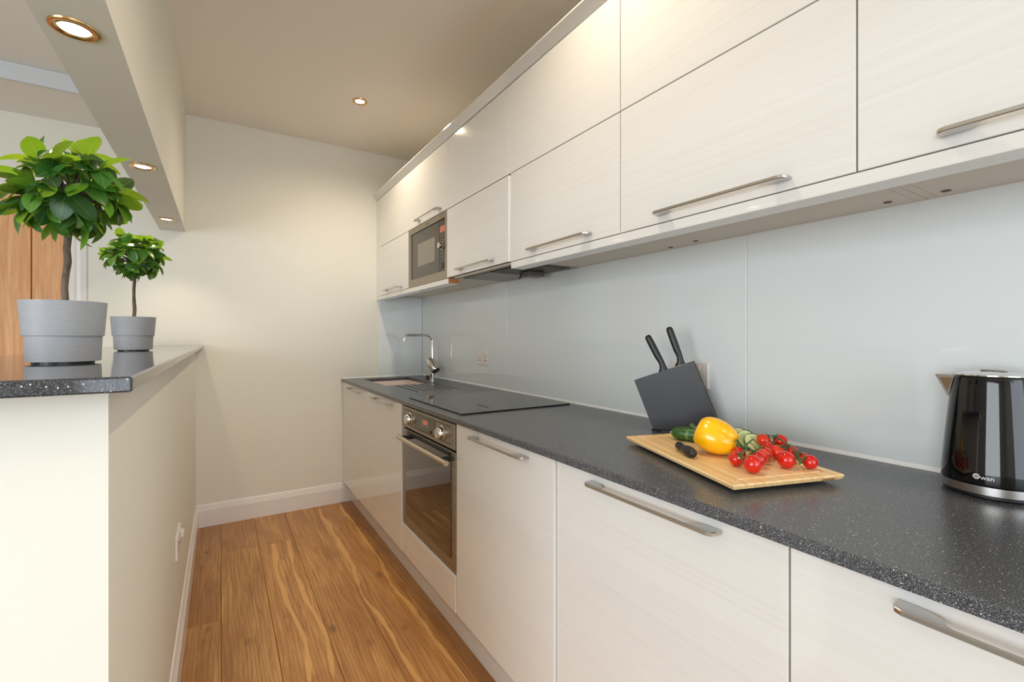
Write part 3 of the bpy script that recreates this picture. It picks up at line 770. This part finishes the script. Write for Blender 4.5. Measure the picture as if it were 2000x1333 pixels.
bm = B(); loops = [(0.016, ZW+0.0045), (0.003, ZW+0.010), (0.0, ZBT-0.003), (0.0015, ZBT), (0.022, ZBT), (0.024, ZBT-0.0022), (0.029, ZBT-0.0022), (0.031, ZBT)]
rings = [[bm.verts.new((x, y, z)) for x, y in quad_in(m)] for m, z in loops]
for a, b in zip(rings, rings[1:]):
    for i in range(4): bm.faces.new((a[i], a[(i+1) % 4], b[(i+1) % 4], b[i]))
bm.faces.new(rings[0][::-1]); bm.faces.new(rings[-1])
brd = obj('board', bm, BAMBOO, t)
# give the bamboo its grain along the board
brd.data.transform(Matrix.Rotation(-ang, 4, 'Z')); brd.rotation_euler.z = ang
for x, y in quad_in(0.05): obj('foot', lathe(B(), (x, y, ZW+0.0003), (0, 0, 1), [(0.008, 0), (0.009, 0.0045)], 12), BLACK, t)
e = Vector((bc[2][0]-bc[1][0], bc[2][1]-bc[1][1], 0)).normalized(); n_ = Vector((e.y, -e.x, 0))
for k in range(6):
    q = Vector((bc[2][0], bc[2][1], ZW+0.0105))-e*(0.030+0.0052*k)+n_*0.0002
    bm = B(); prism(bm, [q, q+e*0.0034, q+e*0.0034+Vector((0, 0, 0.004)), q+Vector((0, 0, 0.004))], n_*0.0003)
    obj('maker_mark', bm, M('burnt_mark', srgb(150, 98, 52), 0.6).m, t)

# yellow pepper lying on its side
def pepper():
    t = thing('yellow_pepper', 'whole yellow bell pepper lying on the chopping board', 'pepper', (1.0, 0.682, ZBT))
    ax = Vector((0.34, -0.86, -0.30)).normalized()                   # towards the blossom end
    up = Vector((0, 0, 1)); u = (up-ax*up.dot(ax)).normalized(); v = ax.cross(u)
    cen = Vector((1.004, 0.684, ZBT+0.0415)); bm = B(); n, mseg = 20, 48; rings = []
    for i in range(n+1):
        s = i/n; th = math.pi*s
        h = -math.cos(th)*0.046
        r = 0.0440*(math.sin(th)**0.58)*(1.06-0.22*s)
        ring = []
        for k in range(mseg):
            a = 2*math.pi*k/mseg
            lb = abs(math.cos(1.5*a+0.35))**0.62; lobe = 0.15*(lb-0.72)
            rr = r*(1+lobe*(0.6+0.8*s))
            dh = 0.013*s**5*(lb-0.3)*min(1, r/0.02)
            if s > 0.86: dh -= 0.010*((s-0.86)/0.14)**1.5
            if s < 0.14: dh += 0.012*((0.14-s)/0.14)**1.5
            ring.append(bm.verts.new(cen+ax*(h+dh)+(u*math.cos(a)+v*math.sin(a))*max(rr, 0.0006)))
        rings.append(ring)
    for a, b in zip(rings, rings[1:]):
        for k in range(mseg): bm.faces.new((a[k], a[(k+1) % mseg], b[(k+1) % mseg], b[k]))
    bm.faces.new(rings[0][::-1]); bm.faces.new(rings[-1])
    zmin = min(vv.co.z for vv in bm.verts)
    bmesh.ops.translate(bm, verts=bm.verts[:], vec=(0, 0, ZBT+0.0004-zmin))
    obj('flesh', bm, PEPPER, t, 80)
    q = cen+ax*-0.036+Vector((0, 0, ZBT-zmin))
    obj('stem', tube(B(), [q, q-ax*0.012, q-ax*0.024+up*0.006], [0.009, 0.0055, 0.005], 10), VINE, t, 60)
pepper()

# cucumber half and slices
def cuc_bm(a, b, r):
    a, b = Vector(a), Vector(b); d = (b-a); L = d.length; bm = B()
    prof = [(0.0, 0)]+[(r*math.sin(x)**0.75, L*0.22*(1-math.cos(x))) for x in (0.25, 0.5, 0.8, 1.1, 1.35)]+[(r, L*0.22), (r*1.02, L*0.6), (r, L)]
    lathe(bm, a, d, prof, 28); return bm
ca, cb = Vector((1.052, 0.850, ZBT+0.0185)), Vector((1.105, 0.715, ZBT+0.0195))
t = thing('cucumber', 'dark green cut cucumber behind the yellow pepper', 'cucumber', (1.08, 0.78, ZBT))
bm = cuc_bm(ca, cb, 0.0190); zmin = min(v.co.z for v in bm.verts); bmesh.ops.translate(bm, verts=bm.verts[:], vec=(0, 0, ZBT+0.0004-zmin))
o = obj('skin', bm, CUC, t, 50)
dd = (cb-ca).normalized()
obj('cut_face', lathe(B(), cb+dd*0.0003+Vector((0, 0, ZBT+0.0004-zmin)), dd, [(0.0183, 0), (0.0183, 0.0004), (0, 0.0005)], 28), CUCIN, t)
obj('tip', lathe(B(), ca-dd*0.004+Vector((0, 0, ZBT+0.0004-zmin)), dd, [(0, 0), (0.0026, 0.001), (0.0032, 0.006)], 8), VINETIP, t)
def cslice(label, c, nrm, r, th=0.0042):
    c = Vector(c); nrm = Vector(nrm).normalized()
    t = thing('cucumber_slice', label, 'cucumber slice', (c.x, c.y, ZBT), 'cucumber slices on the board')
    bm = B(); lathe(bm, c-nrm*th/2, nrm, [(r, 0), (r, th)], 30, cap=False); obj('rind', bm, CUC, t, 50)
    for s in (-1, 1):
        obj('flesh', lathe(B(), c+nrm*s*(th/2-0.0002), nrm*s, [(r*0.92, 0), (r*0.90, 0.0003), (0, 0.0003)], 30), CUCIN, t)
    return t
def lay(c, nrm, r):      # lowest rim point rests on the board
    nrm = Vector(nrm).normalized(); drop = r*math.sqrt(max(0, 1-nrm.z**2))+0.0021*abs(nrm.z)
    return (c[0], c[1], ZBT+0.0004+drop)
cslice('cucumber slice leaning at the back, against the cut cucumber', lay((1.128, 0.698), (-0.40, -0.80, 0.42), 0.0255), (-0.40, -0.80, 0.42), 0.0255)
cslice('cucumber slice in the middle of the leaning row', lay((1.122, 0.676), (-0.40, -0.76, 0.52), 0.0255), (-0.40, -0.76, 0.52), 0.0255)
cslice('cucumber slice in front, lying flattest, next to the tomatoes', lay((1.114, 0.652), (-0.38, -0.68, 0.63), 0.0250), (-0.38, -0.68, 0.63), 0.0250)

# small black knife
t = thing('paring_knife', 'small black handled knife lying on the board in front of the pepper', 'knife', (0.943, 0.72, ZBT))
a, b = Vector((0.921, 0.681, ZBT)), Vector((0.966, 0.764, ZBT)); dk = (b-a); ln = dk.length
R_ = [(0.0, 0.0045), (0.03, 0.0085), (0.10, 0.0112), (0.22, 0.0122), (0.38, 0.0115), (0.52, 0.0092), (0.60, 0.0076), (0.63, 0.0074)]
obj('handle', tube(B(), [a+dk*s+Vector((0, 0, 0.0126)) for s, r in R_], [r for s, r in R_], 20), BLACK, t, 60)
R2 = [(0.635, 0.0074), (0.70, 0.0086), (0.80, 0.0102), (0.90, 0.0096), (0.97, 0.0062), (1.0, 0.002)]
bm = tube(B(), [a+dk*s+Vector((0, 0, 0.0126)) for s, r in R2], [r for s, r in R2], 20)
obj('guard', bm, M('gloss_black_guard', srgb(22, 22, 24), 0.2).m, t, 60)

# tomatoes on the vine: each truss is one thing
def tomato_bm(c, r, axis):
    d = Vector(axis).normalized(); prof = []
    for i in range(15):
        th = math.pi*i/14; rr = r*math.sin(th)*1.02; h = r*0.96*math.cos(th)
        if i < 3: h -= r*0.10*(1-i/3)
        prof.append((max(rr, 0.0), h))
    prof[0] = (0, prof[0][1]); prof[-1] = (0, prof[-1][1])
    return lathe(B(), c, d, prof, 24, cap=False)
def calyx_bm(c, r, axis, R):
    d, u, v = frame_from(axis); bm = B(); top = Vector(c)+d*r*0.88
    for k in range(5):
        a = 2*math.pi*k/5+R.uniform(-.3, .3); s = (u*math.cos(a)+v*math.sin(a)); L = r*R.uniform(0.6, 1.0)
        tube(bm, [top, top+s*L*0.5+d*0.0015, top+s*L+d*R.uniform(-0.002, 0.006)], [0.0014, 0.0011, 0.0003], 5)
    return bm
def truss(label, toms, spine, seed, group):
    R = random.Random(seed)
    toms = [(q+(0,))[:4] for q in toms]; cx = sum(q[0] for q in toms)/len(toms); cy = sum(q[1] for q in toms)/len(toms)
    t = thing('tomato_truss', label, 'tomatoes', (cx, cy, ZBT), group)
    sp = [Vector((x, y, ZBT+z)) for x, y, z in spine]
    obj('vine_stem', tube(B(), sp, [0.0022]+[0.0017]*(len(sp)-2)+[0.0013], 8), VINE, t, 60)
    obj('stem_cut', lathe(B(), sp[0], sp[0]-sp[1], [(0.0026, 0), (0.0026, 0.002), (0, 0.0024)], 8), VINETIP, t)
    for x, y, r, up_ in toms:
        c = Vector((x, y, ZBT+0.0004+r*1.02+up_))
        near = min((sp[i].lerp(sp[i+1], f) for i in range(len(sp)-1) for f in (0, .25, .5, .75, 1)), key=lambda q: (q-c).length)
        ax = (near-c); ax.z = max(ax.z, 0.0)+0.006; ax.normalize()
        tm = obj('tomato', tomato_bm(c, r, ax), TOMATO, t, 80)
        bm = calyx_bm(c, r, ax, R); top = c+ax*r*0.88
        tube(bm, [top, top.lerp(near, 0.5)+Vector((0, 0, 0.003)), near], [0.0014, 0.0011, 0.0012], 6)
        obj('calyx', bm, VINE, tm, 60)
    return t
truss('vine of red cherry tomatoes in front, touching the pepper',
      [(0.951, 0.596, 0.0160), (0.930, 0.547, 0.0185), (0.980, 0.566, 0.0175), (1.016, 0.580, 0.0165), (1.050, 0.588, 0.0150), (1.004, 0.624, 0.0150)],
      [(0.928, 0.576, 0.026), (0.952, 0.575, 0.042), (0.985, 0.592, 0.046), (1.018, 0.606, 0.044), (1.040, 0.612, 0.046)], 4, 'cherry tomato vines on the board')
truss('vine of red cherry tomatoes behind, nearest the splashback and the board corner',
      [(1.120, 0.632, 0.0165, 0.012), (1.142, 0.604, 0.0160, 0.014), (1.098, 0.606, 0.0165), (1.082, 0.578, 0.0165), (1.024, 0.529, 0.0182), (1.062, 0.499, 0.0150), (1.118, 0.566, 0.0130, 0.004), (1.098, 0.532, 0.0120)],
      [(1.040, 0.506, 0.012), (1.055, 0.520, 0.026), (1.078, 0.548, 0.037), (1.104, 0.578, 0.041), (1.122, 0.604, 0.044), (1.132, 0.620, 0.042)], 9, 'cherry tomato vines on the board')

# ------------------------------------------------------------------ knife block with two knives
TL, TR, BR, BL = Vector((1.153, 1.081, 1.055)), Vector((1.243, 0.926, 1.121)), Vector((1.272, 0.875, 0.958)), Vector((1.183, 1.029, 0.901))
BR = TR-(TL-BL)*((TR.z-BL.z)/(TL.z-BL.z))
N_ = Vector((math.cos(math.radians(30)), math.sin(math.radians(30)), 0))      # from the front face into the block
t = thing('knife_block', 'slanted black knife block standing behind the chopping board', 'knife block', (1.225, 1.0, ZW))
KT = 0.052
w = (TR-TL); l = (TL-BL)
bm = B()
prism(bm, [BL, BR, TR, TL], N_*0.007); prism(bm, [v+N_*(KT-0.007) for v in (BL, BR, TR, TL)], N_*0.007)
wb = BR-BL
for s0, s1 in ((0.005, 0.03), (0.97, 0.995)):                       # side cheeks between the two plates
    prism(bm, [v+N_*0.0072 for v in (BL+wb*s0, BL+wb*s1, TL+w*s1-l*0.02, TL+w*s0-l*0.02)], N_*(KT-0.0146))
prism(bm, [v+N_*0.0072 for v in (BL+wb*0.032, BL+wb*0.968, BL+wb*0.968+l*0.05, BL+wb*0.032+l*0.05)], N_*(KT-0.0146))
blk = obj('block', bm, BLOCKM, t)
for s0, s1 in ((0.44, 0.60), (0.86, 0.965), (0.035, 0.33)):       # raised dividers along the slotted top
    a_ = TL+w*s0-l*0.12+N_*0.0074; b_ = TL+w*s1-l*0.12+N_*0.0074
    obj('slot_divider', prism(B(), [a_, b_, b_+l*0.125, a_+l*0.125], N_*(KT-0.0148)), BLACK, blk)
zz = Vector((0, 0, BL.z-ZW-0.0004)); p0, p1 = BL-zz, BR-zz; e_ = (p1-p0).normalized()
bm = B(); prism(bm, [p0-e_*0.004-N_*0.001, p0+e_*0.030-N_*0.012, p1-e_*0.06-N_*0.012, p1-N_*0.001, p1+N_*(KT-0.002), p0-e_*0.004+N_*(KT-0.002)], (0, 0, 0.0042))
obj('stand', bm, BLACK, t)
def knife(label, p_in, p_end, dx):
    p_in = Vector(p_in)+N_*dx; p_end = Vector(p_end)+N_*dx; d = p_in-p_end
    t = thing('kitchen_knife', label, 'knife', p_in, 'knives standing in the block')
    dn = d.normalized(); X = N_; perp = dn.cross(X).normalized()
    if perp.y < 0: perp = -perp                                      # towards the far side of the block
    S = [(0, 0.004, 0), (0.02, 0.0085, 0), (0.06, 0.0104, 0), (0.15, 0.0110, 0), (0.4, 0.0112, 0), (0.62, 0.0108, 0), (0.72, 0.0098, -0.001), (0.80, 0.0092, -0.001), (0.90, 0.0112, 0.002), (0.97, 0.0155, 0.006), (1.0, 0.0180, 0.008)]
    bm = B(); n = 18; rings = []
    for s, r, off in S:
        thick = min(r, 0.0095)
        rings.append([bm.verts.new(p_end+d*s+perp*off+perp*math.cos(2*math.pi*k/n)*r+X*math.sin(2*math.pi*k/n)*thick) for k in range(n)])
    for a, b in zip(rings, rings[1:]):
        for k in range(n): bm.faces.new((a[k], a[(k+1) % n], b[(k+1) % n], b[k]))
    bm.faces.new(rings[0][::-1]); bm.faces.new(rings[-1])
    obj('handle', bm, BLACK, t, 60)
    bm = B(); q0 = p_in-dn*0.002
    prism(bm, [q0+perp*0.013-X*0.001, q0-perp*0.010-X*0.001, q0-perp*0.010+dn*0.11-X*0.001, q0+perp*0.006+dn*0.13-X*0.001], X*0.002)
    obj('blade', bm, STEEL, t)
knife('black knife handle on the left, lower of the two in the block', (1.201, 0.999, 1.090), (1.172, 1.048, 1.203), 0.018)
knife('black knife handle on the right, taller of the two in the block', (1.226, 0.955, 1.110), (1.205, 0.991, 1.230), 0.030)

# ------------------------------------------------------------------ kettle
KC = Vector((1.270, 0.267, ZW)); kr = 0.0755
t = thing('kettle', 'glossy black kettle with steel base and lid at the right edge', 'kettle', KC)
obj('power_base', lathe(B(), KC+Vector((0, 0, 0.0004)), (0, 0, 1), [(0.069, 0), (0.072, 0.003), (0.072, 0.008), (0, 0.008)], 56), BLACK, t, 40)
obj('base_ring', lathe(B(), KC, (0, 0, 1), [(0.070, 0.0085), (kr, 0.0095), (kr, 0.0245), (0.070, 0.0255)], 72, cap=False), M('kettle_steel', srgb(186, 182, 178), 0.28, 1.0).m, t, 35)
prof = [(0.071, 0.0257), (kr-0.0008, 0.0262), (kr-0.0003, 0.032)]
for i in range(1, 13):
    s = i/12; prof.append((kr-0.0003-(0.0165)*s**1.15, 0.032+0.190*s))
prof += [(0.0578, 0.2255), (0.0560, 0.2275), (0.0545, 0.2275)]
body = obj('body', lathe(B(), KC, (0, 0, 1), prof, 96, cap=False), KBLACK, t, 35)
lid = obj('lid', lathe(B(), KC, (0, 0, 1), [(0.0545, 0.226), (0.0540, 0.2295), (0.050, 0.2305), (0.035, 0.2345), (0.015, 0.236), (0, 0.2362)], 64, cap=False), CHROME, t, 50)
obj('lid_tab', bx(B(), KC.x-0.014, KC.x+0.014, KC.y-0.020, KC.y+0.016, 0.2362+ZW, 0.2385+ZW, 0.001), M('lid_tab_steel', srgb(190, 188, 186), 0.25, 1.0).m, lid)
# V-shaped steel spout
sd = Vector((-0.206, 0.979, 0)).normalized(); sn = Vector((sd.y, -sd.x, 0))
top = 0.2265
bm = B()
A0, A1 = KC+sd*0.050+sn*0.026+Vector((0, 0, top)), KC+sd*0.050-sn*0.026+Vector((0, 0, top))
T0, T1 = KC+sd*0.0835+sn*0.004+Vector((0, 0, top-0.001)), KC+sd*0.0835-sn*0.004+Vector((0, 0, top-0.001))
Bm0, Bm1 = KC+sd*0.064+sn*0.004+Vector((0, 0, 0.182)), KC+sd*0.064-sn*0.004+Vector((0, 0, 0.182))
vs = [bm.verts.new(p) for p in (A0, A1, T0, T1, Bm0, Bm1)]
for q in ((0, 2, 4), (1, 5, 3), (2, 3, 5, 4), (0, 1, 3, 2), (0, 4, 5, 1)): bm.faces.new([vs[i] for i in q])
sp_ = obj('spout', bm, M('spout_steel', srgb(200, 200, 198), 0.45, 0.7).m, t)
bm = B(); g_ = (A1+T1+Bm1)/3                                         # brown reflection on the spout's side, painted as a triangle
prism(bm, [g_+(p-g_)*0.60-sn*0.0006 for p in (A1, T1, Bm1)], -sn*0.0004); prism(bm, [g_+(p-g_)*0.60+(A0-A1)*0.0 for p in (A1, T1, Bm1)], -sn*0.0002)
obj('spout_reflection', bm, M('spout_reflection_brown', srgb(170, 152, 124), 0.4, 0.7).m, sp_)
# loop handle on the far right
hd = -sd
pts = [KC+hd*0.052+Vector((0, 0, 0.215)), KC+hd*0.085+Vector((0, 0, 0.222)), KC+hd*0.112+Vector((0, 0, 0.205)), KC+hd*0.122+Vector((0, 0, 0.165)), KC+hd*0.118+Vector((0, 0, 0.115)), KC+hd*0.104+Vector((0, 0, 0.07)), KC+hd*0.073+Vector((0, 0, 0.055))]
obj('handle', tube(B(), pts, [0.010, 0.011, 0.0115, 0.0115, 0.011, 0.0105, 0.010], 14), BLACK, t, 60)

# print on the kettle: round emblem for the first letter, then the rest of the word
def wrap(bm_in, parent, name):
    """x = arc length from the print's centre (to the viewer's right), y = height"""
    a_c = math.atan2(-KC.y, -KC.x)-math.radians(9.5)
    for v in bm_in.verts:
        x, y, z = v.co
        hh = 0.0405+y; s = max(0, (hh-0.032)/0.190)
        r = kr-0.0003-0.0165*s**1.15+0.00025+z
        a = a_c+x/r
        v.co = (KC.x+r*math.cos(a), KC.y+r*math.sin(a), KC.z+hh)
    return obj(name, bm_in, INK, parent)
def text_bm(s, size):
    cu = bpy.data.curves.new('print', 'FONT'); cu.body = s; cu.size = size; cu.offset = size*0.006; cu.resolution_u = 3; cu.space_character = 1.02
    o = bpy.data.objects.new('print', cu); C.objects.link(o)
    dg = bpy.context.evaluated_depsgraph_get(); me = bpy.data.meshes.new_from_object(o.evaluated_get(dg))
    bm = B(); bm.from_mesh(me); bpy.data.objects.remove(o); bpy.data.curves.remove(cu); bpy.data.meshes.remove(me)
    return bm
bm = text_bm('wan', 0.0112)
bmesh.ops.translate(bm, verts=bm.verts[:], vec=(-0.0042, -0.0032, 0))
wrap(bm, body, 'print')
# emblem: disc cut by S-shaped dark lines -> crescents and bars
bm = B(); er = 0.0050; ex, ey = -0.0098, 0.0012
def blob(pts):
    bm.faces.new([bm.verts.new((ex+x*er, ey+y*er, 0)) for x, y in pts])
def arcpts(a0, a1, r, n=9): return [(r*math.cos(math.radians(a0+(a1-a0)*i/n)), r*math.sin(math.radians(a0+(a1-a0)*i/n))) for i in range(n+1)]
blob(arcpts(20, 200, 1.0, 14)+arcpts(190, 30, 0.62, 12))
blob(arcpts(200, 380, 1.0, 14)+arcpts(370, 210, 0.62, 12)[0:])
blob([(-0.50, 0.30), (0.10, 0.42), (0.52, 0.16), (0.40, 0.02), (0.05, 0.20), (-0.42, 0.06)])
blob([(0.50, -0.30), (-0.10, -0.42), (-0.52, -0.16), (-0.40, -0.02), (-0.05, -0.20), (0.42, -0.06)])
wrap(bm, body, 'emblem')
